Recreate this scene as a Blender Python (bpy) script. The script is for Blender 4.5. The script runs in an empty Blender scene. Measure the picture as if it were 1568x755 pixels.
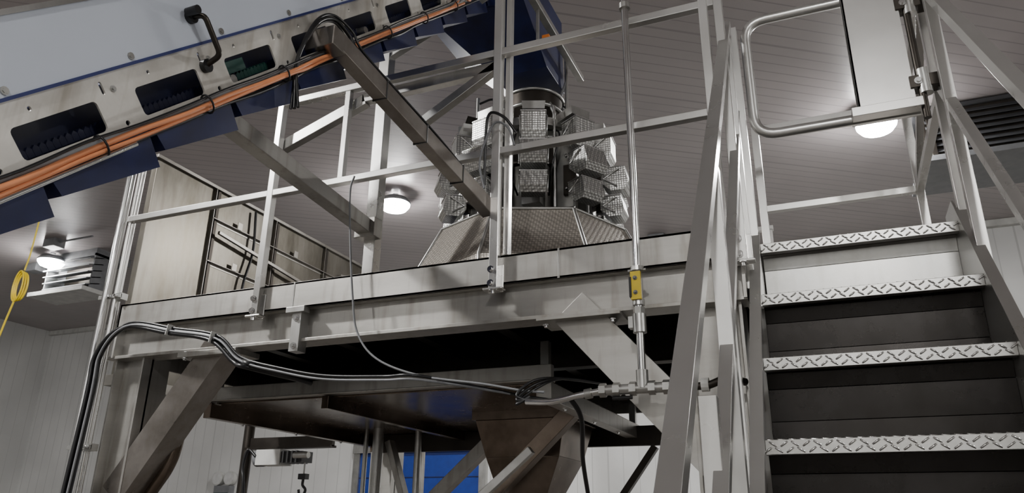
import bpy, bmesh, math, random
from mathutils import Vector, Matrix
random.seed(4)
EYE=1.6   # all z values below are heights relative to eye level (world z = z + EYE)
V=Vector
# ------------------------------------------------------------------ materials
def newmat(name):
    m=bpy.data.materials.new(name); m.use_nodes=True
    nt=m.node_tree; b=nt.nodes['Principled BSDF']; return m,nt,b
def steel(name,col,rough=.38,metal=.9,bump=.05,stretch=(3,3,3),var=.25,grime=0.0):
    m,nt,b=newmat(name); N=nt.nodes.new; L=nt.links.new
    tc=N('ShaderNodeTexCoord'); mp=N('ShaderNodeMapping'); mp.inputs['Scale'].default_value=stretch
    L(tc.outputs['Object'],mp.inputs[0])
    n1=N('ShaderNodeTexNoise'); n1.inputs['Scale'].default_value=1.3; n1.inputs['Detail'].default_value=6; n1.inputs['Roughness'].default_value=.65
    L(mp.outputs[0],n1.inputs[0])
    cr=N('ShaderNodeValToRGB'); cr.color_ramp.elements[0].position=.3; cr.color_ramp.elements[1].position=.72
    c=col; cr.color_ramp.elements[0].color=(c[0]*(1-var),c[1]*(1-var*1.05),c[2]*(1-var*1.15),1); cr.color_ramp.elements[1].color=(min(1,c[0]*(1+var*.4)),min(1,c[1]*(1+var*.4)),min(1,c[2]*(1+var*.4)),1)
    L(n1.outputs[0],cr.inputs[0])
    n2=N('ShaderNodeTexNoise'); n2.inputs['Scale'].default_value=45; n2.inputs['Detail'].default_value=4
    L(mp.outputs[0],n2.inputs[0])
    out=cr.outputs[0]
    if grime>0:
        mp2=N('ShaderNodeMapping'); mp2.inputs['Scale'].default_value=(9,9,1.2); L(tc.outputs['Object'],mp2.inputs[0])
        n3=N('ShaderNodeTexNoise'); n3.inputs['Scale'].default_value=2.2; n3.inputs['Detail'].default_value=8; L(mp2.outputs[0],n3.inputs[0])
        r3=N('ShaderNodeValToRGB'); r3.color_ramp.elements[0].position=.5; r3.color_ramp.elements[1].position=.75
        r3.color_ramp.elements[0].color=(0,0,0,1); r3.color_ramp.elements[1].color=(grime,grime,grime,1)
        L(n3.outputs[0],r3.inputs[0])
        mx=N('ShaderNodeMixRGB'); L(r3.outputs[0],mx.inputs[0]); L(cr.outputs[0],mx.inputs[1]); mx.inputs[2].default_value=(c[0]*.5,c[1]*.46,c[2]*.4,1)
        out=mx.outputs[0]
    L(out,b.inputs['Base Color'])
    mr=N('ShaderNodeMapRange'); mr.inputs[3].default_value=rough-.08; mr.inputs[4].default_value=rough+.14
    L(n1.outputs[0],mr.inputs[0]); L(mr.outputs[0],b.inputs['Roughness'])
    bp=N('ShaderNodeBump'); bp.inputs['Strength'].default_value=bump; bp.inputs['Distance'].default_value=.002
    L(n2.outputs[0],bp.inputs['Height']); L(bp.outputs[0],b.inputs['Normal'])
    b.inputs['Metallic'].default_value=metal
    return m
def plain(name,col,rough=.5,metal=0,var=.12,scale=8):
    m,nt,b=newmat(name); N=nt.nodes.new; L=nt.links.new
    tc=N('ShaderNodeTexCoord'); n1=N('ShaderNodeTexNoise'); n1.inputs['Scale'].default_value=scale; n1.inputs['Detail'].default_value=4
    L(tc.outputs['Object'],n1.inputs[0])
    cr=N('ShaderNodeValToRGB'); cr.color_ramp.elements[0].position=.3; cr.color_ramp.elements[1].position=.7
    cr.color_ramp.elements[0].color=tuple(x*(1-var) for x in col)+(1,); cr.color_ramp.elements[1].color=tuple(min(1,x*(1+var)) for x in col)+(1,)
    L(n1.outputs[0],cr.inputs[0]); L(cr.outputs[0],b.inputs['Base Color'])
    b.inputs['Roughness'].default_value=rough; b.inputs['Metallic'].default_value=metal
    return m
def emis(name,col,s):
    m,nt,b=newmat(name); b.inputs['Base Color'].default_value=(*col,1); b.inputs['Emission Color'].default_value=(*col,1); b.inputs['Emission Strength'].default_value=s; return m
def dimple(name,col,scale=55,metal=.8,lo=.55):
    m,nt,b=newmat(name); N=nt.nodes.new; L=nt.links.new
    tc=N('ShaderNodeTexCoord'); v=N('ShaderNodeTexVoronoi'); v.inputs['Scale'].default_value=scale; v.inputs['Randomness'].default_value=.15
    L(tc.outputs['Object'],v.inputs['Vector'])
    cr=N('ShaderNodeValToRGB'); cr.color_ramp.elements[0].position=.1; cr.color_ramp.elements[1].position=.6
    cr.color_ramp.elements[0].color=(min(1,col[0]*1.35),min(1,col[1]*1.35),min(1,col[2]*1.35),1); cr.color_ramp.elements[1].color=(col[0]*lo,col[1]*lo,col[2]*lo,1)
    L(v.outputs['Distance'],cr.inputs[0]); L(cr.outputs[0],b.inputs['Base Color'])
    bp=N('ShaderNodeBump'); bp.invert=True; bp.inputs['Strength'].default_value=.6; bp.inputs['Distance'].default_value=.004
    L(v.outputs['Distance'],bp.inputs['Height']); L(bp.outputs[0],b.inputs['Normal'])
    b.inputs['Metallic'].default_value=metal; b.inputs['Roughness'].default_value=.33
    return m
def grooved(name,col,ang,spacing,width,rough=.5,depth=.4,axis='h',dark=.6,metal=0.):
    """panel surface with straight joints every <spacing> metres; ang = direction across the joints in the XY plane"""
    m,nt,b=newmat(name); N=nt.nodes.new; L=nt.links.new
    tc=N('ShaderNodeTexCoord'); sep=N('ShaderNodeSeparateXYZ'); L(tc.outputs['Object'],sep.inputs[0])
    def mth(op,a,b_=None):
        n=N('ShaderNodeMath'); n.operation=op
        for i,x in enumerate((a,b_)):
            if x is None: continue
            if isinstance(x,(int,float)): n.inputs[i].default_value=x
            else: L(x,n.inputs[i])
        return n.outputs[0]
    if axis=='h': d=mth('ADD',mth('MULTIPLY',sep.outputs[0],math.cos(ang)),mth('MULTIPLY',sep.outputs[1],math.sin(ang)))
    else: d=sep.outputs[2]
    fr=mth('FRACT',mth('DIVIDE',mth('ADD',d,100.),spacing))
    g=mth('LESS_THAN',fr,width)
    big=mth('LESS_THAN',mth('FRACT',mth('DIVIDE',mth('ADD',d,100.),spacing*8)),width*.25)
    gm=mth('MAXIMUM',g,big)
    n1=N('ShaderNodeTexNoise'); n1.inputs['Scale'].default_value=.7; n1.inputs['Detail'].default_value=5; L(tc.outputs['Object'],n1.inputs[0])
    cr=N('ShaderNodeValToRGB'); cr.color_ramp.elements[0].color=tuple(x*.85 for x in col)+(1,); cr.color_ramp.elements[1].color=(*col,1)
    cr.color_ramp.elements[0].position=.35; cr.color_ramp.elements[1].position=.65
    L(n1.outputs[0],cr.inputs[0])
    mx=N('ShaderNodeMixRGB'); L(gm,mx.inputs[0]); L(cr.outputs[0],mx.inputs[1]); mx.inputs[2].default_value=(col[0]*dark,col[1]*dark,col[2]*dark,1)
    L(mx.outputs[0],b.inputs['Base Color'])
    bp=N('ShaderNodeBump'); bp.invert=True; bp.inputs['Strength'].default_value=depth; bp.inputs['Distance'].default_value=.01
    L(gm,bp.inputs['Height']); L(bp.outputs[0],b.inputs['Normal'])
    b.inputs['Roughness'].default_value=rough; b.inputs['Metallic'].default_value=metal
    return m
STEEL=steel('stainless_steel',(.50,.50,.49),.30,grime=.3,metal=.9)
BEAMST=steel('beam_stainless',(.44,.43,.41),.36,stretch=(.6,.6,3),grime=.6,metal=.8)
RAILST=steel('rail_stainless',(.68,.675,.66),.26,var=.12,metal=.85,bump=.02,stretch=(1,1,1))
POLISH=steel('polished_steel',(.76,.76,.76),.14,bump=.01,var=.1,metal=1.)
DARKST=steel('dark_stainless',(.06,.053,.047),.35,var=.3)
RISERSHADE=steel('riser_shaded_steel',(.028,.026,.025),.24,var=.35,grime=.2)  # riser steel with the shade under the treads put into its colour
SKINST=steel('enclosure_skin_steel',(.20,.188,.165),.3,var=.5,stretch=(2,2,.7),grime=.5,metal=.95)
PANELST=steel('enclosure_panel_steel',(.12,.11,.098),.3,var=.35,grime=.3)
FRAMEST=steel('enclosure_frame_steel',(.34,.325,.30),.3,var=.25,metal=.95)
BROWNST=steel('brown_tinted_steel',(.18,.145,.12),.22,var=.5,grime=.3)
ARMST=steel('arm_steel',(.33,.305,.285),.28,var=.35,grime=.2)
PLATE=steel('conveyor_side_plate',(.68,.66,.62),.42,metal=.5,grime=.7)
DIM=dimple('dimpled_steel',(.68,.675,.66),60,.9)
DIMBIG=dimple('dimpled_chute_steel',(.50,.46,.41),60,.65,.6)
SHEET=plain('white_side_guard',(.54,.58,.66),.22,0,.06,1.5)
NAVY=plain('navy_belt',(.006,.012,.07),.4,0,.3)
DKNAVY=plain('dark_navy_teeth',(.003,.005,.025),.4,0,.3)
BLUETRIM=plain('blue_trim',(.012,.022,.12),.5)
GREEN=plain('green_roller',(.005,.05,.04),.5)
BLACK=plain('black_rubber',(.008,.008,.009),.35)
GREY=plain('grey_plastic',(.18,.185,.195),.5)
DKGREY=plain('dark_grey_paint',(.045,.046,.05),.5)
ORANGE=plain('orange_hose',(.72,.27,.12),.45)
YELLOW=plain('yellow_plastic',(.75,.55,.02),.4)
WHITE=plain('white_paint',(.55,.55,.53),.5)
BLUEDOOR=plain('blue_door_vinyl',(.012,.04,.27),.4)
ORANGERED=plain('orange_sensor',(.7,.2,.03),.4)
LAMP=emis('lamp_diffuser',(1,.99,.97),200)
SMALLLAMP=plain('lamp_lens',(.6,.6,.6),.15)
CEIL=grooved('ceiling_panel',(.42,.38,.378),math.radians(125),.16,.10,.34,.6,dark=.68)
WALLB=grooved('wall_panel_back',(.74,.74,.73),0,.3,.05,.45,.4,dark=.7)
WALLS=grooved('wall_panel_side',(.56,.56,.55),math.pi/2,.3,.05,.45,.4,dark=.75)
FLOOR=plain('floor_concrete',(.09,.08,.07),.4,0,.25,2)
# ------------------------------------------------------------------ builder
class B:
    def __init__(s,name,bevel=0.):
        s.name=name; s.bm=bmesh.new(); s.mats=[]; s.bevel=bevel
    def mi(s,m):
        if m not in s.mats: s.mats.append(m)
        return s.mats.index(m)
    def mesh(s,vs,fs,mat,smooth=False):
        i=s.mi(mat); bv=[s.bm.verts.new(v) for v in vs]
        for f in fs:
            try:
                fc=s.bm.faces.new([bv[k] for k in f]); fc.material_index=i; fc.smooth=smooth
            except ValueError: pass
    def hexa(s,p,mat):  # 8 points: bottom 4 ccw, top 4 ccw
        s.mesh(p,[(3,2,1,0),(4,5,6,7),(0,1,5,4),(1,2,6,5),(2,3,7,6),(3,0,4,7)],mat)
    def box(s,x0,x1,y0,y1,z0,z1,mat):
        s.hexa([V((x0,y0,z0)),V((x1,y0,z0)),V((x1,y1,z0)),V((x0,y1,z0)),V((x0,y0,z1)),V((x1,y0,z1)),V((x1,y1,z1)),V((x0,y1,z1))],mat)
    def beam(s,p,q,w,h,mat,up=(0,0,1)):
        p=V(p);q=V(q);d=(q-p).normalized();up=V(up)
        if abs(d.dot(up))>.98: up=V((0,1,0))
        a=d.cross(up).normalized()*(w/2); b=a.normalized().cross(d).normalized()*(h/2)
        s.hexa([p-a-b,p+a-b,p+a+b,p-a+b,q-a-b,q+a-b,q+a+b,q-a+b],mat)
    def prism(s,poly,ext,mat):
        n=len(poly); poly=[V(p) for p in poly]; e=V(ext)
        s.mesh(poly+[p+e for p in poly],[tuple(range(n))[::-1],tuple(range(n,2*n))]+[(i,(i+1)%n,n+(i+1)%n,n+i) for i in range(n)],mat)
    def tube(s,pts,r,mat,seg=10,smooth=True,closed=False,r2=None):
        pts=[V(p) for p in pts]; n=len(pts)
        vs=[];ref=None
        for i,p in enumerate(pts):
            if closed: t=(pts[(i+1)%n]-pts[i-1]).normalized()
            else: t=(pts[min(i+1,n-1)]-pts[max(i-1,0)]).normalized()
            if ref is None:
                ref=V((0,0,1)) if abs(t.z)<.9 else V((1,0,0))
            a=(ref-t*ref.dot(t)).normalized(); b=t.cross(a); ref=a
            rr=r if r2 is None else r+(r2-r)*i/(n-1)
            for k in range(seg):
                th=2*math.pi*k/seg; vs.append(p+a*math.cos(th)*rr+b*math.sin(th)*rr)
        fs=[]
        for i in range(n if closed else n-1):
            j=(i+1)%n
            for k in range(seg):
                l=(k+1)%seg; fs.append((i*seg+k,i*seg+l,j*seg+l,j*seg+k))
        s.mesh(vs,fs,mat,smooth)
        if not closed:
            s.mesh(vs[:seg],[tuple(range(seg))[::-1]],mat); s.mesh(vs[-seg:],[tuple(range(seg))],mat)
    def cyl(s,p,q,r,mat,seg=16,r2=None): s.tube([p,q],r,mat,seg,True,False,r2)
    def cable(s,pts,r,mat,seg=8,sub=8,closed=False):
        s.tube(catmull(pts,sub),r,mat,seg)
    def lathe(s,c,prof,mat,seg=28):
        """surface of revolution about the vertical axis through c; prof = [(r,z),...]"""
        vs=[V((c[0]+r*math.cos(2*math.pi*k/seg),c[1]+r*math.sin(2*math.pi*k/seg),z)) for r,z in prof for k in range(seg)]
        fs=[(i*seg+k,i*seg+(k+1)%seg,(i+1)*seg+(k+1)%seg,(i+1)*seg+k) for i in range(len(prof)-1) for k in range(seg)]
        s.mesh(vs,fs,mat,True)
    def bolt(s,p,d,mat=None,r=.011,h=.014):
        p=V(p);d=V(d).normalized(); s.tube([p,p+d*h],r,mat or POLISH,6,False)
        s.tube([p,p+d*.004],r*1.6,mat or POLISH,10,False)
    def finish(s,weld=False):
        for v in s.bm.verts: v.co.z+=EYE
        bmesh.ops.recalc_face_normals(s.bm,faces=s.bm.faces)
        me=bpy.data.meshes.new(s.name); s.bm.to_mesh(me); s.bm.free()
        for m in s.mats: me.materials.append(m)
        ob=bpy.data.objects.new(s.name,me); bpy.context.collection.objects.link(ob)
        if s.bevel>0:
            md=ob.modifiers.new('bevel','BEVEL'); md.width=s.bevel; md.segments=2; md.limit_method='ANGLE'; md.angle_limit=math.radians(50); md.harden_normals=False
        return ob
def catmull(P,sub=8):
    P=[V(p) for p in P]; Q=[P[0]*2-P[1]]+P+[P[-1]*2-P[-2]]; out=[]
    for i in range(1,len(Q)-2):
        a,b,c,d=Q[i-1:i+3]
        for k in range(sub):
            t=k/sub; out.append(.5*((2*b)+(c-a)*t+(2*a-5*b+4*c-d)*t*t+(3*b-a-3*c+d)*t**3))
    out.append(P[-1]); return out
def roundpath(P,rad,n=6):
    P=[V(p) for p in P]; out=[P[0]]
    for i in range(1,len(P)-1):
        a=(P[i-1]-P[i]).normalized(); b=(P[i+1]-P[i]).normalized()
        s0=P[i]+a*rad; s1=P[i]+b*rad
        for k in range(n+1):
            t=k/n; out.append(s0*(1-t)**2+P[i]*2*t*(1-t)+s1*t*t)
    out.append(P[-1]); return out
def rrect(cx,cy,hx,hy,r,n=5):
    o=[]
    for (sx,sy,a0) in ((1,1,0),(-1,1,90),(-1,-1,180),(1,-1,270)):
        for k in range(n+1):
            a=math.radians(a0+90*k/n); o.append((cx+sx*(hx-r)+r*math.cos(a),cy+sy*(hy-r)+r*math.sin(a)))
    return o
def circ(cx,cy,r,n=12): return [(cx+r*math.cos(2*math.pi*k/n),cy+r*math.sin(2*math.pi*k/n)) for k in range(n)]
def holed_plate(b,outline,holes,thick,mapf,mat):
    cu=bpy.data.curves.new('tmp','CURVE'); cu.dimensions='2D'; cu.fill_mode='BOTH'; cu.extrude=thick/2
    for poly in [outline]+holes:
        sp=cu.splines.new('POLY'); sp.points.add(len(poly)-1)
        for p,c in zip(sp.points,poly): p.co=(c[0],c[1],0,1)
        sp.use_cyclic_u=True
    ob=bpy.data.objects.new('tmp',cu); bpy.context.collection.objects.link(ob)
    dg=bpy.context.evaluated_depsgraph_get(); me=bpy.data.meshes.new_from_object(ob.evaluated_get(dg))
    b.mesh([mapf(*v.co) for v in me.vertices],[tuple(p.vertices) for p in me.polygons],mat)
    bpy.data.objects.remove(ob); bpy.data.curves.remove(cu); bpy.data.meshes.remove(me)
# ------------------------------------------------------------------ room
CZ=5.0; FZ=-1.6; YB=14.2
def room():
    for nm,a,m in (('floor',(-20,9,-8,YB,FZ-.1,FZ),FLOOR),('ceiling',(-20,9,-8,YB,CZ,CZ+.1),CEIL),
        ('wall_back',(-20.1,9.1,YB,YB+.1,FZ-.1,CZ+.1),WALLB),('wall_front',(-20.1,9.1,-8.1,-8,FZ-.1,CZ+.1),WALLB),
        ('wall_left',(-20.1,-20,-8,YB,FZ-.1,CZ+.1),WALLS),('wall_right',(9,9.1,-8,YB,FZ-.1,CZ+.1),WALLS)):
        b=B(nm); b.box(*a,m); b.finish()
    b=B('trim_1',.01); b.box(-20,9,YB-.12,YB,CZ-.12,CZ,WHITE); b.finish()
room()
# high bay lamps
def lamp(x,y,power,name='high_bay_lamp'):
    b=B(name); z=CZ-.12
    b.cyl((x,y,z),(x,y,CZ),.05,GREY,12)
    b.lathe((x,y),[(.06,z+.06),(.2,z+.03),(.25,z-.03),(.25,z-.06),(.22,z-.06)],GREY)
    b.lathe((x,y),[(.245,z-.03),(.235,z-.09),(.19,z-.15),(.10,z-.185),(.0001,z-.195)],LAMP)
    ob=b.finish()
    l=bpy.data.lights.new(name+'_light','AREA'); l.shape='DISK'; l.size=.42; l.energy=power; l.color=(1,.985,.96)
    lo=bpy.data.objects.new(name+'_light',l); lo.location=(x,y,z-.21+EYE); bpy.context.collection.objects.link(lo); lo.parent=ob
for x,p in ((-13.9,210),(-6.05,200),(.96,230),(7.4,40)):
    lamp(x,9.5,p)
lamp(-13.9,.8,20); lamp(-6.05,.8,640); lamp(7.4,.8,200)
lamp(-6.05,-5.5,10); lamp(.96,-5.5,360)
# ------------------------------------------------------------------ platform
DK=1.25; Y0=3.2; Y1=6.4; XL=-3.95; XR=-.27
def platform():
    b=B('steel_mezzanine_platform',.004)
    # upper toe-channel (C section): web + lips
    b.box(XL,XR,Y0,Y0+.012,1.10,DK,BEAMST); b.box(XL,XR,Y0,Y0+.09,DK-.012,DK,BEAMST); b.box(XL,XR,Y0,Y0+.07,1.10,1.112,BEAMST)
    # lower I-beam recessed
    b.box(XL,XR,Y0+.06,Y0+.075,.93,1.10,BEAMST); b.box(XL-.05,XR,Y0+.01,Y0+.14,.915,.932,BEAMST)
    # deck
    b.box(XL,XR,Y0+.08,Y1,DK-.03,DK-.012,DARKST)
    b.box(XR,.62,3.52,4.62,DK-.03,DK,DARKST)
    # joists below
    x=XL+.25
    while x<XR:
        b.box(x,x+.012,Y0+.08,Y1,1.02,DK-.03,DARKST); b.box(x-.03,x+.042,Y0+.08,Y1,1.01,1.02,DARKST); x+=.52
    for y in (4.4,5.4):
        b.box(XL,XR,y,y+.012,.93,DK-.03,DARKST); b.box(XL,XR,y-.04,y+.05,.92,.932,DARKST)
    # other edges
    b.box(XL,XR,Y1,Y1+.02,.92,DK,BEAMST); b.box(XL,XL+.015,Y0,Y1,.92,DK,BEAMST); b.box(XR-.015,XR,Y0,Y1,.92,DK,BEAMST)
    b.box(XR,.62,4.6,4.64,1.08,DK,BEAMST); b.box(.6,.62,3.5,4.64,1.08,DK,BEAMST)
    # weld seam plates
    b.box(-1.115,-1.105,Y0-.002,Y0,1.10,DK,STEEL)
    b.box(-2.65,-2.64,Y0-.002,Y0,1.10,DK,STEEL)
    # legs (H columns)
    for lx in (XL,-.53):
        for ly in (Y0+.04,Y1-.3):
            w=.23
            b.box(lx,lx+.014,ly,ly+.2,FZ,.93,BEAMST); b.box(lx+w-.014,lx+w,ly,ly+.2,FZ,.93,BEAMST); b.box(lx,lx+w,ly+.06,ly+.075,FZ,.93,BEAMST)
            b.box(lx-.06,lx+w+.06,ly-.05,ly+.25,FZ,FZ+.02,STEEL)
    # knee braces box section
    def knee(p,q,w,mat,y,d=.15):
        p=V((p[0],y,p[1]));q=V((q[0],y,q[1])); b.beam(p+V((0,d/2,0)),q+V((0,d/2,0)),w,d,mat,(0,1,0))
    knee((-3.18,.97),(-3.80,.14),.17,ARMST,Y0+.045)
    b.box(-3.42,-3.0,Y0,Y0+.2,.885,.915,BEAMST)
    knee((-1.08,.97),(-.42,.24),.19,BEAMST,Y0+.045,.12)
    b.box(-1.22,-.82,Y0-.01,Y0+.2,.90,.915,BEAMST)
    for x in (-1.18,-.86,-3.38,-3.06): b.bolt((x,Y0+.02,.915),(0,0,1)); b.bolt((x,Y0+.02,.885),(0,0,-1))
    # clamp hanger on beam
    b.box(-2.63,-2.57,Y0-.01,Y0+.06,.86,1.10,STEEL); b.box(-2.66,-2.54,Y0-.03,Y0+.02,1.07,1.10,STEEL)
    for z in (.89,1.04): b.bolt((-2.6,Y0-.01,z),(0,-1,0))
    b.box(XL+.2,XR-.3,5.9,5.95,.6,.75,DARKST)
    b.finish()
platform()
# ------------------------------------------------------------------ guard rail
def rail():
    b=B('platform_guardrail',.003); y=Y0-.0; S=.042
    def post(x,zt,yy=y-.022,w=S,base=True):
        b.beam((x,yy,1.06 if base else DK),(x,yy,zt),w,w,RAILST)
        if base:
            b.box(x-.04,x+.04,yy+.015,y,1.06,1.2,RAILST); b.box(x-.05,x+.05,yy-.03,y,1.065,1.075,RAILST)
            for z in (1.10,1.17): b.bolt((x-.012,yy-.022,z),(0,-1,0))
            b.bolt((x,yy-.02,1.065),(0,0,-1),h=.02)
    post(-2.87,2.42); post(-1.43,3.4,w=.046); post(-.27,2.42)
    b.beam((-1.385,y+.02,1.25),(-1.385,y+.02,3.4),.03,.04,RAILST)
    b.beam((-2.87,y-.02,2.41),(-.25,y-.02,2.41),S,S,RAILST)
    b.beam((-4.0,y-.02,1.81),(-.27,y-.02,1.81),S,.038,RAILST)
    b.beam((-2.39,y-.02,1.81),(-2.39,y-.02,2.41),.035,.035,RAILST)
    # conveyor support frame tied into the rail
    b.beam((-3.0,y+.03,2.1),(-2.3,y+.03,2.34),.05,.07,STEEL)
    b.beam((-2.32,y+.03,2.35),(-1.45,y+.03,2.36),.05,.06,STEEL)
    b.beam((-1.95,y+.03,2.09),(-1.46,y+.03,2.37),.05,.05,STEEL)
    b.beam((-2.43,3.6,DK),(-2.43,3.6,3.0),.075,.075,RAILST)
    for z in (1.81,2.41):
        b.beam((-2.2,6.35,z),(XR,6.35,z),S,S,RAILST)
    for x in (-2.2,-1.2,-.3): b.beam((x,6.35,DK),(x,6.35,2.4),S,S,RAILST)
    b.finish()
rail()
# ------------------------------------------------------------------ stairs
SX0,SX1=-.215,.595
def zn(y): return 1.25+1.16*(y-3.49)
def stairs():
    b=B('steel_staircase',.003)
    n=9
    for k in range(n):
        y=3.49-.28*k; z=1.25-.325*k
        if z<FZ+.05: break
        b.box(SX0,SX1,y,y+.27,z-.006,z,DARKST)          # tread plate
        b.box(SX0,SX1,y-.008,y,z-.047,z,STEEL)          # folded nose
        b.box(SX0,SX1,y,y+.03,z-.047,z-.041,STEEL)
        # raised chequer pattern on the nose
        m=24; w=(SX1-SX0)/m
        for i in range(m):
            cx=SX0+w*(i+.5); sgn=1 if i%2 else -1
            for q,zz in ((1,-.014),(-1,-.033)):
                c0=cx+q*w*.25; dx=w*.30; dz=.007*sgn*q
                b.tube([(c0-dx,y-.007,z+zz-dz),(c0-dx*.5,y-.011,z+zz-dz*.5),(c0+dx*.5,y-.011,z+zz+dz*.5),(c0+dx,y-.007,z+zz+dz)],.0036,POLISH,6)
            b.tube([(cx-w*.3,y+.005,z+.001),(cx+w*.3,y+.02,z+.001)],.004,POLISH,6)
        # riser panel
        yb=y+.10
        mt=STEEL if k==0 else RISERSHADE  # top riser plain steel, lower ones carry painted shade
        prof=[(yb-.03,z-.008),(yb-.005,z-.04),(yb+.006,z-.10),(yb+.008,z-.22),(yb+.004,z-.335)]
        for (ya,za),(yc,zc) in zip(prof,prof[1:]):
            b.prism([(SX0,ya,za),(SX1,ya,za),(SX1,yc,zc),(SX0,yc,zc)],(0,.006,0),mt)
    # stringers
    for x,w in ((SX0-.04,.04),(SX1,.04)):
        ya,yb=.95,3.75
        b.prism([(x,ya,zn(ya)+.05),(x,yb-.2,zn(yb-.2)+.05),(x,yb,zn(yb-.2)+.05),(x,yb,zn(yb)-.50),(x,ya,zn(ya)-.44)],(.01,0,0),RAILST)
        b.beam((x+.02,ya,zn(ya)+.05),(x+.02,3.5,zn(3.5)+.05),.045,.012,RAILST)
        b.beam((x+.02,ya,zn(ya)-.44),(x+.02,3.7,zn(3.7)-.44),.045,.012,RAILST)
    # handrails
    S=.045
    xl=SX0-.045; xr=SX1+.035
    for x,yt in ((xl,3.42),(xr,3.42)):
        b.beam((x,1.0,zn(1.0)+1.36),(x,yt,zn(yt)+1.27),S,S,RAILST)
        b.beam((x,1.0,zn(1.0)+.68),(x,3.5,zn(3.5)+.70),S*.85,S*.85,RAILST)
        for yy in (1.05,2.25,3.3): b.beam((x,yy,zn(yy)-.05),(x,yy,zn(yy)+1.27),S,S,RAILST)
    # short newel stub at the flank
    b.beam((xl-.02,1.93,-1.2),(xl-.02,1.93,.31),S,S,RAILST)
    # landing posts and rails
    for x in (xl+.02,xr):
        b.beam((x,3.5,.95),(x,3.5,2.46),S,S,RAILST); b.beam((x,4.6,1.15),(x,4.6,2.45),S,S,RAILST)
    for z in (1.87,2.43):
        b.beam((xl+.02,4.6,z),(xr,4.6,z),S*.9,S*.9,RAILST); b.beam((xr,3.5,z),(xr,4.6,z),S*.9,S*.9,RAILST)
    b.beam((xr,3.5,2.40),(xr,4.6,1.87),S*.8,S*.8,RAILST)
    # landing legs
    for x in (SX0,SX1-.08): b.box(x,x+.08,4.5,4.58,FZ,1.23,BEAMST)
    # extra upright next to the platform corner
    b.beam((-.335,3.12,FZ),(-.335,3.12,2.44),.04,.04,RAILST)
    b.finish()
stairs()
def gate():
    b=B('safety_gate',.002); y=3.42
    P=roundpath([(.52,y,2.425),(-.175,y,2.425),(-.175,y,1.775),(.53,y,1.775)],.11,7)
    b.tube(P,.025,RAILST,14)
    b.box(.28,.515,y-.06,y-.02,1.80,2.47,RAILST); b.box(.28,.292,y-.06,y+.02,1.80,2.47,RAILST)
    b.box(.25,.54,y-.075,y+.03,1.755,1.80,RAILST)
    b.cyl((.545,y-.05,1.70),(.545,y-.05,2.45),.016,DARKST)
    for z in (1.88,2.3):
        b.box(.5,.63,y-.07,y+.0,z-.03,z+.03,DARKST); b.cyl((.56,y-.05,z-.06),(.56,y-.05,z+.06),.028,STEEL)
        b.bolt((.535,y-.07,z),(0,-1,0))
    b.finish()
gate()
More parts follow.
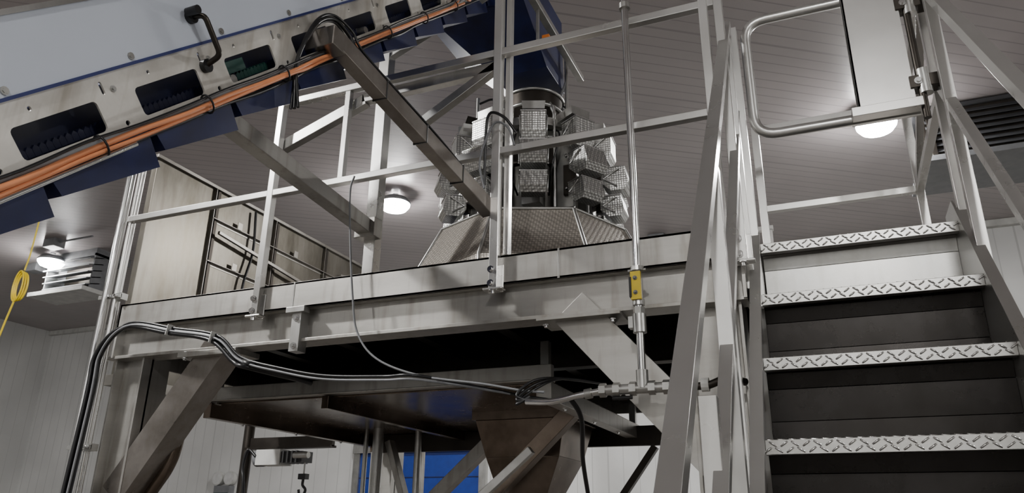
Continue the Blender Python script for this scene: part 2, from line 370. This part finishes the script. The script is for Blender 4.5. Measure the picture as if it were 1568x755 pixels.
# ------------------------------------------------------------------ conveyor
CA=math.atan(.963); cc,ss=math.cos(CA),math.sin(CA)
def cv(x,s,t): return V((x,s*cc-t*ss,s*ss+t*cc))
XN,XF=-1.75,-2.38
def conveyor():
    b=B('inclined_cleated_conveyor')
    s0,s1=-.9,5.9
    for X in (XN,XF):
        holes=[]
        k=-2
        while .22+.42*k<s1-.3:
            c=.22+.42*k
            holes.append(rrect(c,-.108,.138,.042,.014,3))
            holes.append(circ(c+.21,-.05,.008)); holes.append(circ(c+.21,-.15,.008)); holes.append(rrect(c+.175,-.04,.006,.018,.006,3)); holes.append(circ(c-.06,-.035,.006)); 
            k+=1
        outline=[(s0,-.185),(s1,-.185),(s1,.0),(s0,.0)]
        holed_plate(b,outline,holes,.006,lambda u,v,w,X=X: cv(X+w,u,v),PLATE)
        sg=-1 if X==XN else 1
        b.hexa([cv(X,s0,-.19),cv(X+sg*.04,s0,-.19),cv(X+sg*.04,s1,-.19),cv(X,s1,-.19),cv(X,s0,-.184),cv(X+sg*.04,s0,-.184),cv(X+sg*.04,s1,-.184),cv(X,s1,-.184)],PLATE)
        x2=X+(.006 if X==XN else -.006)
        b.prism([cv(x2,s0,.004),cv(x2,s1,.004),cv(x2,s1,.19),cv(x2,s0,.19)],(.008 if X==XN else -.008,0,0),SHEET)
        b.prism([cv(x2,s0,.186),cv(x2,s1,.186),cv(x2,s1,.2),cv(x2,s0,.2)],(.014 if X==XN else -.014,0,0),STEEL)
        b.prism([cv(x2,s0,-.004),cv(x2,s1,-.004),cv(x2,s1,.005),cv(x2,s0,.005)],(.011 if X==XN else -.011,0,0),BLUETRIM)
        s=s0
        while s<s1-.05:
            xi=X-.05 if X==XN else X+.04
            b.prism([cv(xi,s,-.15),cv(xi,s+.02,-.15),cv(xi,s+.02,-.130),cv(xi,s+.01,-.122),cv(xi,s,-.130)],(.01,0,0),GREEN if 2.25<s<2.45 else DKNAVY); s+=.021
    for k in range(-1,13):
        c=.43+.42*k
        b.bolt(cv(XN+.003,c,-.05),(1,0,0),STEEL,.006,.008); b.bolt(cv(XN+.014,c+.1,.02),(1,0,0),STEEL,.007,.006)
    for t in (-.03,-.172):
        b.hexa([cv(XF+.04,s0,t-.004),cv(XN-.04,s0,t-.004),cv(XN-.04,s1,t-.004),cv(XF+.04,s1,t-.004),cv(XF+.04,s0,t),cv(XN-.04,s0,t),cv(XN-.04,s1,t),cv(XF+.04,s1,t)],NAVY)
    b.hexa([cv(XN-.12,s0,-.17),cv(XN-.11,s0,-.17),cv(XN-.11,s1,-.17),cv(XN-.12,s1,-.17),cv(XN-.12,s0,-.03),cv(XN-.11,s0,-.03),cv(XN-.11,s1,-.03),cv(XN-.12,s1,-.03)],DKNAVY)
    # return-run scoops
    s=1.39-.39*5
    while s<s1-.5:
        b.prism([cv(XF+.05,s,-.175),cv(XF+.05,s+.012,-.262),cv(XF+.05,s+.355,-.300),cv(XF+.05,s+.372,-.175)],(XN-XF-.06,0,0),NAVY)
        s+=.39
    for s in (0.,1.,2.,3.,4.,5.): b.cyl(cv(XF,s+.2,-.14),cv(XN,s+.2,-.14),.018,STEEL,10)
    b.hexa([cv(XN-.1,2.2,-.12),cv(XN-.02,2.2,-.12),cv(XN-.02,2.31,-.12),cv(XN-.1,2.31,-.12),cv(XN-.1,2.2,-.08),cv(XN-.02,2.2,-.08),cv(XN-.02,2.31,-.08),cv(XN-.1,2.31,-.08)],GREEN)
    for X in (XN-.03,XF+.03): b.beam(cv(X,-.5,-.18),(X,cv(X,-.5,0).y,FZ),.06,.06,STEEL,(0,1,0))
    b.finish()
    h=B('conveyor_pull_handle')
    p=roundpath([cv(XN+.012,2.09,.085),cv(XN+.065,2.10,.08),cv(XN+.065,2.10,-.05),cv(XN+.005,2.08,-.07)],.02,5)
    h.tube(p,.0095,DARKST,10)
    h.cyl(cv(XN+.01,2.09,.085),cv(XN+.03,2.09,.085),.022,BLACK,16); h.cyl(cv(XN+.003,2.08,-.07),cv(XN+.02,2.08,-.07),.022,BLACK,16)
    h.cyl(cv(XN+.03,2.07,.1),cv(XN+.075,2.07,.1),.014,BLACK,12)
    h.finish()
    c=B('conveyor_hose_bundle')
    def run(sa,sb,t,x,r,mat,amp=.004):
        pts=[]; s=sa
        while s<sb: pts.append(cv(x+random.uniform(-amp,amp),s,t+random.uniform(-amp,amp))); s+=.2
        pts.append(cv(x,sb,t)); return pts
    P=run(-.5,4.25,-.180,XN+.028,.012,ORANGE)+[cv(XN+.03,4.4,-.14),cv(XN+.03,4.5,-.185),cv(XN+.03,4.62,-.14),cv(XN+.03,5.0,-.17),cv(XN+.03,5.6,-.17)]
    c.cable(P,.0085,ORANGE,10,5)
    c.cable(run(-.5,2.6,-.194,XN+.03,.01,ORANGE)+[cv(XN+.03,2.9,-.188),cv(XN+.03,4.4,-.188)],.0065,ORANGE,8,5)
    c.cable(run(-.5,5.6,-.166,XN+.018,.008,GREY),.007,GREY,8,4)
    c.cable(run(-.5,5.6,-.158,XN+.034,.005,BLACK),.0045,BLACK,8,4)
    c.cable(run(-.5,5.6,-.206,XN+.012,.007,BLACK,.006),.007,BLACK,8,4)
    c.tube([cv(XN+.03,-.5,-.214),cv(XN+.03,1.66,-.208)],.007,POLISH,12)
    for k in range(12):
        s=.2+.45*k
        if s<4.3: c.tube([cv(XN+.025+.022*math.cos(a),s,-.18+.03*math.sin(a)) for a in [2*math.pi*i/14 for i in range(14)]],.0035,BLACK,6,closed=True)
    c.finish()
    # discharge chute
    d=B('blue_discharge_chute',.003)
    x0,x1,y0,y1=-2.42,-1.6,3.75,4.75
    a=[V((x0,y0,3.75)),V((x1,y0,3.75)),V((x1,y1,3.75)),V((x0,y1,3.75))]
    m=[V((x0,y0,3.5)),V((x1,y0,3.5)),V((x1,y1,3.5)),V((x0,y1,3.5))]
    e=[V((-2.0,4.4,3.13)),V((-1.6,4.4,3.13)),V((-1.6,4.8,3.13)),V((-2.0,4.8,3.13))]
    d.hexa(m+a,NAVY); d.hexa(e+m,NAVY)
    d.beam((-2.5,3.6,2.95),(-2.5,3.6,3.8),.06,.06,STEEL); d.beam((-1.5,3.4,3.3),(-1.5,4.9,3.3),.05,.05,STEEL)
    d.beam((-2.45,3.6,2.9),(-1.5,3.6,3.3),.05,.06,STEEL)
    d.box(-1.46,-1.41,3.92,3.97,3.0,3.04,ORANGERED); d.beam((-1.5,3.95,3.03),(-1.5,3.95,3.3),.02,.02,STEEL)
    d.finish()
    # support arms
    r=B('conveyor_support_arm',.004)
    r.beam((-1.69,2.12,1.855),(-1.475,3.2,1.50),.065,.08,ARMST); r.box(-1.80,-1.655,2.06,2.15,1.80,1.89,ARMST)
    r.finish()
    r=B('conveyor_support_arm',.004)
    r.beam((-2.43,2.2,1.76),(-2.43,3.6,1.655),.085,.085,BEAMST); r.box(-2.5,-2.36,3.5,3.58,1.6,1.72,BEAMST)
    r.finish()
    # cable running over arm
    k=B('arm_cable_bundle')
    for dx,rr in ((0,.0085),(.018,.006),(-.015,.005)):
        k.cable([(-1.72+dx,1.96,1.46),(-1.725,1.95,1.66),(-1.71,1.98,1.80+dx),(-1.70,2.03,1.90+dx),(-1.695,2.11,1.955+dx),(-1.68+dx,2.19,1.93+dx*.5),(-1.655+dx,2.28,1.862),(-1.56+dx,2.75,1.705),(-1.50+dx,3.12,1.57)],rr,BLACK)
    for q in (.25,.5,.75):
        p=V((-1.69,2.12,1.855)).lerp(V((-1.475,3.2,1.50)),q); k.beam(p+V((-.036,0,.0)),p+V((.036,0,.0)),.006,.09,BLACK)
    k.cable([(-1.48,3.14,1.62),(-1.47,3.12,1.9),(-1.44,3.1,2.0),(-1.36,3.1,1.96),(-1.3,3.12,1.87)],.008,BLACK)
    k.cable([(-1.48,3.14,1.60),(-1.5,3.12,1.75),(-1.42,3.1,1.93),(-1.34,3.1,1.9),(-1.31,3.12,1.8)],.006,GREY)
    k.finish()
conveyor()
# ------------------------------------------------------------------ multihead weigher
def weigher():
    b=B('multihead_weigher'); cx,cy=-1.8,4.65; base=math.atan2(-4.65,1.8)
    def P(r,a,z,t=0.):
        return V((cx+r*math.cos(a)-t*math.sin(a),cy+r*math.sin(a)+t*math.cos(a),z))
    n=8
    for k in range(n):
        a0=base+math.pi/n*(2*k-1); a1=a0+2*math.pi/n
        gap=.012
        vs=[P(.84,a0+gap,1.42),P(.84,a1-gap,1.42),P(.84,a1-gap,1.52),P(.84,a0+gap,1.52),P(.66,a1-gap,1.88),P(.66,a0+gap,1.88)]
        b.mesh(vs,[(0,1,2,3),(3,2,4,5)],DIMBIG)
        b.tube([P(.845,a0,1.42),P(.845,a0,1.52),P(.665,a0,1.88)],.012,STEEL,6)
        b.tube([P(.665,a0,1.88),P(.665,a1,1.88)],.012,STEEL,6); b.tube([P(.845,a0,1.42),P(.845,a1,1.42)],.012,STEEL,6)
    for k in range(4):
        a=base+math.pi/4+k*math.pi/2; b.beam(P(.75,a,DK-.012),P(.75,a,1.5),.07,.07,STEEL)
    b.tube([(cx,cy,1.3),(cx,cy,1.5)],.3,DARKST,24,r2=.8)
    b.cyl((cx,cy,1.5),(cx,cy,1.9),.35,DARKST,28)
    b.cyl((cx,cy,1.9),(cx,cy,2.62),.3,STEEL,28); b.cyl((cx,cy,2.62),(cx,cy,2.68),.38,STEEL,28)
    b.cyl((cx,cy,2.68),(cx,cy,2.78),.2,STEEL,28,.02)
    H=10
    def bucket(a,r,z0,z1,w,d,tilt=0.):
        h=z1-z0
        top=[P(r-d/2,a,z1,-w/2),P(r+d/2,a,z1,-w/2),P(r+d/2,a,z1,w/2),P(r-d/2,a,z1,w/2)]
        mid=[P(r-d/2,a,z0+h*.35,-w/2),P(r+d/2+tilt,a,z0+h*.3,-w/2),P(r+d/2+tilt,a,z0+h*.3,w/2),P(r-d/2,a,z0+h*.35,w/2)]
        bot=[P(r-d*.1,a,z0,-w*.46),P(r+d*.32+tilt,a,z0,-w*.46),P(r+d*.32+tilt,a,z0,w*.46),P(r-d*.1,a,z0,w*.46)]
        b.hexa(mid+top,DIM); b.hexa(bot+mid,DIM)
        b.tube([top[1],top[2]],.006,POLISH,6); b.tube([top[0],top[1]],.006,POLISH,6); b.tube([top[2],top[3]],.006,POLISH,6)
        p=P(r-d/2-.02,a,z0+h*.6); b.beam(p+V((0,0,-.03)),p+V((0,0,.05)),.05,.04,DARKST)
        for sg in (-1,1):
            b.tube([P(r+d*.3,a,z1-.02,sg*(w/2+.008)),P(r-d*.4,a,z0+h*.5,sg*(w/2+.008)),P(r+d*.2,a,z0+.02,sg*(w/2+.008))],.006,POLISH,6)
    for k in range(H):
        a=base+2*math.pi*k/H
        bucket(a,.52,2.40,2.60,.165,.15)
        bucket(a,.60,2.17,2.34,.175,.16,.03)
        bucket(a,.58,1.98,2.13,.17,.14,.02)
        b.beam(P(.38,a,2.0),P(.38,a,2.58),.13,.1,STEEL); b.beam(P(.44,a,2.08),P(.44,a,2.3),.09,.08,DARKST)
        for z in (2.12,2.36,2.55): b.bolt(P(.45,a,z,.05),P(1,a,0)-P(0,a,0)); b.bolt(P(.45,a,z,-.05),P(1,a,0)-P(0,a,0))
        b.hexa([P(.18,a,2.66,-.05),P(.55,a,2.64,-.075),P(.55,a,2.64,.075),P(.18,a,2.66,.05),P(.18,a,2.72,-.055),P(.55,a,2.70,-.08),P(.55,a,2.70,.08),P(.18,a,2.72,.055)],STEEL)
        a2=a+math.pi/H
        b.cyl(P(.46,a2,1.9),P(.46,a2,2.72),.009,POLISH,8)
        b.cable([P(.34,a2,2.6),P(.48,a2,2.5,.03),P(.46,a2,2.25,-.02),P(.34,a2,2.1)],.007,BLACK,6,5)
        b.beam(P(.4,a2,2.3),P(.4,a2,2.42),.05,.05,DARKST)
    b.tube([(cx,cy,2.80),(cx,cy,2.88)],.12,DARKST,28,r2=.2); b.cyl((cx,cy,2.88),(cx,cy,3.0),.22,DARKST,30)
    for zz in (2.88,3.0): b.tube([(cx+.225*math.cos(t),cy+.225*math.sin(t),zz) for t in [2*math.pi*i/28 for i in range(28)]],.012,STEEL,8,closed=True)
    for k in range(3):
        a=base+.6+k*2.094; b.cyl(P(.2,a,2.92),P(.34,a,2.66),.014,STEEL)
    a=base-math.pi/2
    b.cyl(P(.42,a,2.6),P(.42,a,3.05),.014,STEEL); b.box(cx-.5,cx-.42,cy-.25,cy-.18,2.7,2.78,BLACK)
    b.beam(P(.36,a,2.82),P(.5,a,2.86),.05,.06,DARKST); b.beam(P(.38,a,2.66),P(.47,a,2.72),.07,.07,BLACK)
    b.cable([P(.42,a,3.0),P(.3,a,3.04),P(.26,a,2.9),P(.3,a,2.7)],.009,BLACK)
    a=base+math.pi/2
    b.cyl(P(.25,a,2.7),P(.25,a,3.5),.012,STEEL); b.cable([P(.25,a,3.2),P(.2,a,3.0),P(.3,a,2.85),P(.38,a,2.7)],.012,GREY); b.cable([P(.2,a,3.0),P(.34,a,2.9),P(.44,a,2.72)],.009,BLACK)
    b.finish()
weigher()
# ------------------------------------------------------------------ panelled machine wall behind left
def cabinet():
    b=B('stainless_freezer_enclosure',.003); X=-4.9
    b.box(X-.06,X,4.05,9.0,1.0,2.86,SKINST)
    b.box(X-.08,X+.03,4.02,9.02,2.83,2.86,FRAMEST); b.box(X-.08,X+.04,4.02,9.02,.95,1.03,FRAMEST)
    # angle-iron stiffening grid
    for z in (2.55,2.15,1.75,1.38):
        b.box(X,X+.035,4.7,9.0,z-.004,z+.004,FRAMEST); b.box(X,X+.004,4.7,9.0,z-.03,z,FRAMEST)
    y=4.7; i=0
    while y<8.9:
        b.box(X,X+.03,y-.004,y+.004,1.03,2.83,FRAMEST); b.box(X+.001,X+.005,y,y+.03,1.03,2.83,FRAMEST)
        b.box(X+.001,X+.012,y+.035,y+.07,1.03,2.83,DARKST)
        for z in (2.55,2.15,1.75): b.prism([(X+.035,y+.3,z),(X+.035,y+.36,z),(X+.035,y+.36,z+.07),(X+.035,y+.3,z+.07)],(.004,0,0),FRAMEST)
        y+=.82; i+=1
    # sloping conduit and cable drop on the enclosure
    b.beam((X+.07,4.75,2.42),(X+.07,8.6,2.05),.025,.03,FRAMEST)
    b.cable([(X+.04,5.2,2.8),(X+.05,5.22,2.4),(X+.05,5.15,2.0),(X+.04,5.2,1.4)],.012,BLACK)
    for yy in (4.3,8.8):
        b.beam((X-.05,yy,FZ),(X-.05,yy,1.0),.09,.09,BEAMST)
    b.finish()
cabinet()
# ------------------------------------------------------------------ conduits left corner
def conduits():
    b=B('vertical_conduit_bundle')
    for x,y,r,m in ((-4.08,3.2,.02,RAILST),(-4.03,3.14,.016,POLISH),(-3.985,3.18,.013,RAILST),(-4.03,3.24,.012,RAILST)):
        b.cyl((x,y,FZ),(x,y,4.99 if m is POLISH else 2.6),r,m,14)
    for z in (1.3,.4,2.2,-.6):
        b.box(-4.11,-3.93,3.16,3.175,z-.012,z+.012,STEEL); b.box(-4.0,-3.93,3.17,3.22,z-.02,z+.02,STEEL)
        for x in (-4.055,-4.01,-3.96): b.bolt((x,3.16,z),(0,-1,0),r=.008)
    b.finish()
    c=B('black_cable_bundle'); y=3.12
    pts=[(-1.285,-.05),(-1.265,.2),(-1.262,.30),(-1.205,.347),(-1.09,.327),(-.985,.305),(-.925,.262)]
    for i,(dx,dz,r) in enumerate(((0,0,.017),(.02,.012,.013),(-.018,-.014,.012),(.03,-.01,.009))):
        tail=[(-.84,.238),(-.75,.22),(-.64,.212),(-.572,.208)] if i in (1,3) else [(-.89,.25)]
        P=[(p[0]*y+dx,y-.01*i,p[1]*y+dz) for p in pts+tail]
        P[0]=(P[0][0],P[0][1],-.6)
        c.cable(P+([(-1.45,3.5,.62),(-1.3,3.6,.6)] if i in (1,3) else [(-2.7,3.5,.75)]),(.017,.0075,.012,.006)[i],BLACK if i<3 else GREY)
    for p in (pts[4],pts[5]): 
        q=V((p[0]*y,y-.02,p[1]*y)); c.beam(q+V((-.006,0,-.03)),q+V((.006,0,.03)),.004,.05,WHITE,(0,1,0))
    c.finish()
    c=B('loose_grey_cable'); y=3.14
    c.cable([(q[0]*y,y,q[1]*y) for q in ((-.724,.575),(-.73,.545),(-.72,.45),(-.705,.35),(-.69,.29),(-.65,.245),(-.572,.214),(-.465,.195),(-.403,.182),(-.37,.178))],.0055,GREY)
    c.finish()
conduits()
# ------------------------------------------------------------------ water pipe with valve
def pipe():
    b=B('vertical_water_pipe'); x,y=-.712,3.1
    b.cyl((x,y,.60),(x,y,4.99),.017,POLISH,16)
    def nut(z,h,r,m=STEEL,seg=6): b.tube([(x,y,z),(x,y,z+h)],r,m,seg,False)
    nut(1.055,.02,.03,STEEL,16); nut(2.44,.03,.028,STEEL,16); nut(.86,.03,.026); nut(.83,.03,.03); nut(.90,.025,.026,STEEL,16)
    b.tube([(x-.04,y,1.06),(x+.04,y,1.06)],.008,STEEL,8); b.cyl((x,y,.78),(x,y,.86),.03,STEEL,14)
    b.box(x-.024,x+.02,y-.035,y-.018,.92,1.045,YELLOW); b.box(x-.03,x-.02,y-.04,y-.01,.93,1.02,BLACK)
    b.bolt((x-.003,y-.035,.95),(0,-1,0),GREY,.006); b.bolt((x-.003,y-.035,1.015),(0,-1,0),GREY,.006)
    b.box(x-.045,x-.025,y-.02,y+.02,.80,.85,STEEL)
    z=.545
    b.cyl((x,y,z),(x,y,.62),.026,STEEL,14); b.cyl((x-.16,y,z),(x+.14,y,z),.022,STEEL,14)
    for dx in (-.17,-.11,-.04,.04,.1): b.tube([(x+dx-.014,y,z),(x+dx+.014,y,z)],.03,STEEL,6,False)
    b.tube([(x+.11,y,z),(x+.125,y,z)],.026,BLUETRIM,12,False)
    b.tube([(x-.045,y,z-.035),(x-.13,y,z-.035)],.008,BLACK,8)
    b.cable([(x-.17,y,z),(x-.28,y,z-.015),(x-.4,y,z-.035),(x-.52,y,z-.03)],.014,POLISH,12)
    b.cyl((x-.22,y,z-.008),(x-.25,y,z-.012),.022,STEEL,12)
    b.cable([(x+.14,y,z),(x+.26,y-.01,z-.005),(x+.34,y,z+.02),(x+.4,y+.1,z+.02)],.016,DARKST,12)
    b.tube([(x+.24,y,z+.0),(x+.27,y,z+.0)],.028,WHITE,12,False)
    for k in range(3):
        b.cable([(x-.5,y,z-.03+.01*k),(x-.56,y-.01,z-.0-.02*k),(x-.5,y+.05,z+.07-.02*k),(x-.42,y+.2,z+.1),(x-.3,y+.5,z+.12)],.007,BLACK)
    b.cable([(x-.32,y,z-.02),(x-.30,y+.1,z-.1),(x-.36,y+.3,z-.25),(x-.4,y+.5,z-.4)],.011,BLACK)
    b.finish()
pipe()
# ------------------------------------------------------------------ under-platform machinery
def under():
    b=B('discharge_hopper_frame',.003)
    xl,xr,ya,yb=-3.9,-1.42,3.95,6.0
    b.box(xl,xr,ya,ya+.05,.77,.86,BEAMST); b.box(xl,xr,ya-.02,ya+.07,.765,.775,BEAMST)
    b.box(xl,xl+.06,ya,yb,.66,.76,BROWNST); b.box(xr-.09,xr,ya,yb,.66,.76,BEAMST); b.box(xl,xr,yb,yb+.06,.62,.76,BROWNST)
    b.box(xl,xr,ya+.05,yb,.755,.765,BROWNST)
    b.box(-2.95,-2.9,ya,yb,.68,.76,BROWNST)
    for y in (4.3,4.9,5.5): b.bolt((xl+.03,y,.66),(0,0,-1)); b.bolt((xr-.04,y,.66),(0,0,-1)); b.bolt((xr-.09,y,.70),(1,0,0))
    for x,y in ((xl+.05,ya+.05),(xr-.05,ya+.05),(xl+.05,yb),(xr-.05,yb)): b.beam((x,y,.75),(x,y,1.0),.05,.05,STEEL)
    cx,cy=-2.0,5.23
    def ring(h,z,dx=0): return [V((cx-h+dx,cy-h,z)),V((cx+h+dx,cy-h,z)),V((cx+h+dx,cy+h,z)),V((cx-h+dx,cy+h,z))]
    b.hexa(ring(.35,.70)+ring(.35,.76),BROWNST); b.hexa(ring(.27,.45)+ring(.33,.70),BROWNST); b.hexa(ring(.12,.05,-.05)+ring(.27,.45),BROWNST); b.hexa(ring(.12,-.05,-.05)+ring(.12,.05,-.05),STEEL)
    for x,y,r in ((-3.15,5.55,.028),(-3.65,5.55,.02),(-3.5,5.5,.045)): b.cyl((x,y,FZ),(x,y,.76),r,STEEL,14)
    b.beam((-3.3,5.7,.0),(-2.55,5.7,.66),.1,.1,BEAMST); b.beam((-3.45,5.6,.66),(-3.2,5.6,.0),.09,.05,BEAMST)
    b.beam((-2.30,4.7,.0),(-1.55,4.7,.70),.10,.1,BROWNST); b.beam((-2.3,4.5,.0),(-1.75,4.5,.45),.05,.05,STEEL)
    b.beam((-1.75,6.0,.0),(-1.3,6.0,.6),.07,.05,DARKST)
    b.finish()
    h=B('chain_hoist'); y=6.0
    h.cyl((-5.3,y,FZ),(-5.3,y,.92),.05,DARKST,16); h.box(-5.3,-4.3,y-.02,y+.02,.68,.78,DARKST); h.box(-5.3,-4.3,y-.05,y+.05,.67,.69,DARKST)
    h.box(-5.1,-4.82,y-.1,y+.1,.52,.66,WHITE); h.box(-4.82,-4.58,y-.08,y+.08,.54,.64,BLACK); h.cyl((-5.16,y,.59),(-5.08,y,.59),.08,GREY,16)
    h.cyl((-4.66,y-.09,.6),(-4.5,y-.09,.6),.03,STEEL,12)
    for k in range(4): h.box(-4.80+.05*k,-4.785+.05*k,y-.09,y+.09,.535,.645,GREY)
    h.cyl((-4.6,y,.40),(-4.6,y,.56),.008,STEEL,8); h.box(-4.64,-4.56,y-.03,y+.03,.39,.44,BLACK)
    h.cable([(-4.6,y,.39),(-4.6,y,.34),(-4.565,y,.30),(-4.585,y,.255),(-4.625,y,.26),(-4.64,y,.30)],.013,BLACK)
    h.cable([(-5.1,y-.1,.6),(-5.2,y-.1,.66),(-5.24,y-.1,.5),(-5.2,y-.1,.3),(-5.22,y,-.4)],.014,BLACK)
    h.finish()
    e=B('emergency_light'); y=YB-.06; x=-.914*YB
    e.box(x-.22,x+.22,y-.12,y+.05,.45,.8,GREY); e.box(x-.2,x+.2,y-.13,y-.12,.47,.65,GREEN)
    for dx in (-.17,.17):
        e.cyl((x+dx,y-.12,.96),(x+dx,y-.02,.96),.15,WHITE,20); e.cyl((x+dx,y-.13,.96),(x+dx,y-.12,.96),.13,SMALLLAMP,20); e.cyl((x+dx,y-.05,.78),(x+dx,y-.05,.86),.03,GREY,8)
    e.finish()
    d=B('door_1'); yy=YB-.005; d.box(-9.4,-6.6,yy-.05,yy,FZ,1.43,BLUEDOOR); d.box(-9.55,-9.4,yy-.1,yy,FZ,1.6,STEEL); d.box(-6.6,-6.45,yy-.1,yy,FZ,1.6,STEEL); d.box(-9.55,-6.45,yy-.15,yy,1.43,1.65,STEEL)
    for z in range(1,8): d.box(-9.4,-6.6,yy-.06,yy-.05,FZ+z*.36,FZ+z*.36+.02,NAVY)
    d.finish()
    p=B('curved_drain_pipe'); p.cable([(-3.52,3.4,.75),(-3.52,3.4,.45),(-3.56,3.4,.3),(-3.68,3.4,.12),(-3.72,3.4,-.1),(-3.72,3.4,-1.58)],.035,BROWNST,12); p.finish()
under()
# ------------------------------------------------------------------ far fixtures
def far():
    b=B('ceiling_louvre_heater'); 
    x0,x1,y=-14.1,-12.8,9.6
    b.box(x0,x1,y,y+.8,4.85,CZ,GREY)
    for k in range(5):
        z=4.80-.13*k; b.prism([(x0+.03*k,y-.1,z-.05),(x1,y-.1,z-.05),(x1,y+.2,z+.03),(x0+.03*k,y+.2,z+.03)],(0,0,.02),GREY)
    b.box(x0,x0+.03,y,y+.5,4.2,4.9,GREY); b.box(x1-.03,x1,y,y+.5,4.2,4.9,GREY); b.box(x0-.2,x1,y-.15,y+.5,4.12,4.2,WHITE); b.box(x0,x1,y+.4,y+.42,4.2,4.9,DARKST)
    b.finish()
    e=B('evaporator_unit',.01)
    x0,x1,y=1.45,4.2,9.6
    e.box(x0,x1,y,y+.9,4.28,4.92,DARKST); e.box(x0-.1,x1+.1,y-.1,y+1.0,4.21,4.28,GREY); e.box(x0-.05,x1+.05,y-.03,y+.95,4.92,4.97,DKGREY)
    for k in range(7):
        z=4.34+.08*k; e.prism([(x0+.05,y-.03,z),(x1-.05,y-.03,z),(x1-.05,y,z+.05),(x0+.05,y,z+.05)],(0,0,.01),DKGREY)
    for x in (x0+.1,(x0+x1)/2,x1-.1): e.box(x-.03,x+.03,y-.04,y,4.28,4.92,DARKST); e.cyl((x,y+.3,4.96),(x,y+.3,CZ),.015,STEEL)
    e.finish()
    h=B('yellow_air_hose'); y=6.; cx,cz=-9.3,2.78
    for k in range(3):
        h.tube([(cx+(.085+.008*k)*math.cos(a)+.01*k,y+.02*k,cz+(.2-.01*k)*math.sin(a)) for a in [2*math.pi*i/28 for i in range(28)]],.012,YELLOW,8,closed=True)
    h.cable([(cx+.06,y,cz+.2),(cx+.1,y,cz+.6),(cx+.1,y,4.98)],.01,YELLOW)
    h.cable([(cx,y,cz-.2),(cx-.1,y,cz-.6),(cx-.2,y,cz-1.2),(cx-.2,y,-1.5)],.012,YELLOW)
    h.finish()
    for x,y in ((-14.9,9.9),(-13.2,9.0)):
        j=B('ceiling_junction_box',.01); j.box(x-.15,x+.15,y-.12,y+.12,CZ-.16,CZ,GREY); j.cyl((x+.15,y,CZ-.06),(x+1.,y,CZ-.06),.02,GREY,8); j.finish()
    j=B('wall_conduit_box',.01); j.box(-2.7,-2.4,12.7,12.9,4.75,5.0,GREY); j.cyl((-2.4,12.85,4.9),(-1.2,12.85,4.9),.03,GREY,8); j.finish()
far()
# ------------------------------------------------------------------ world + camera
w=bpy.data.worlds.new('world'); bpy.context.scene.world=w; w.use_nodes=True
w.node_tree.nodes['Background'].inputs[0].default_value=(.5,.5,.5,1); w.node_tree.nodes['Background'].inputs[1].default_value=.05
a,bb,c=-.39918929,.35559598,-.01263277
f=V((math.sin(a)*math.cos(bb),math.cos(a)*math.cos(bb),math.sin(bb))); r=V((math.cos(a),-math.sin(a),0)); d=f.cross(r)
r2=r*math.cos(c)+d*math.sin(c); d2=d*math.cos(c)-r*math.sin(c)
cam=bpy.data.cameras.new('camera'); cam.lens=1156.53/1568*36; cam.sensor_width=36; cam.clip_start=.02; cam.clip_end=100
co=bpy.data.objects.new('camera',cam); bpy.context.collection.objects.link(co)
M=Matrix.Identity(4)
for i in range(3): M[i][0]=r2[i]; M[i][1]=-d2[i]; M[i][2]=-f[i]
M[2][3]=EYE
co.matrix_world=M
bpy.context.scene.camera=co
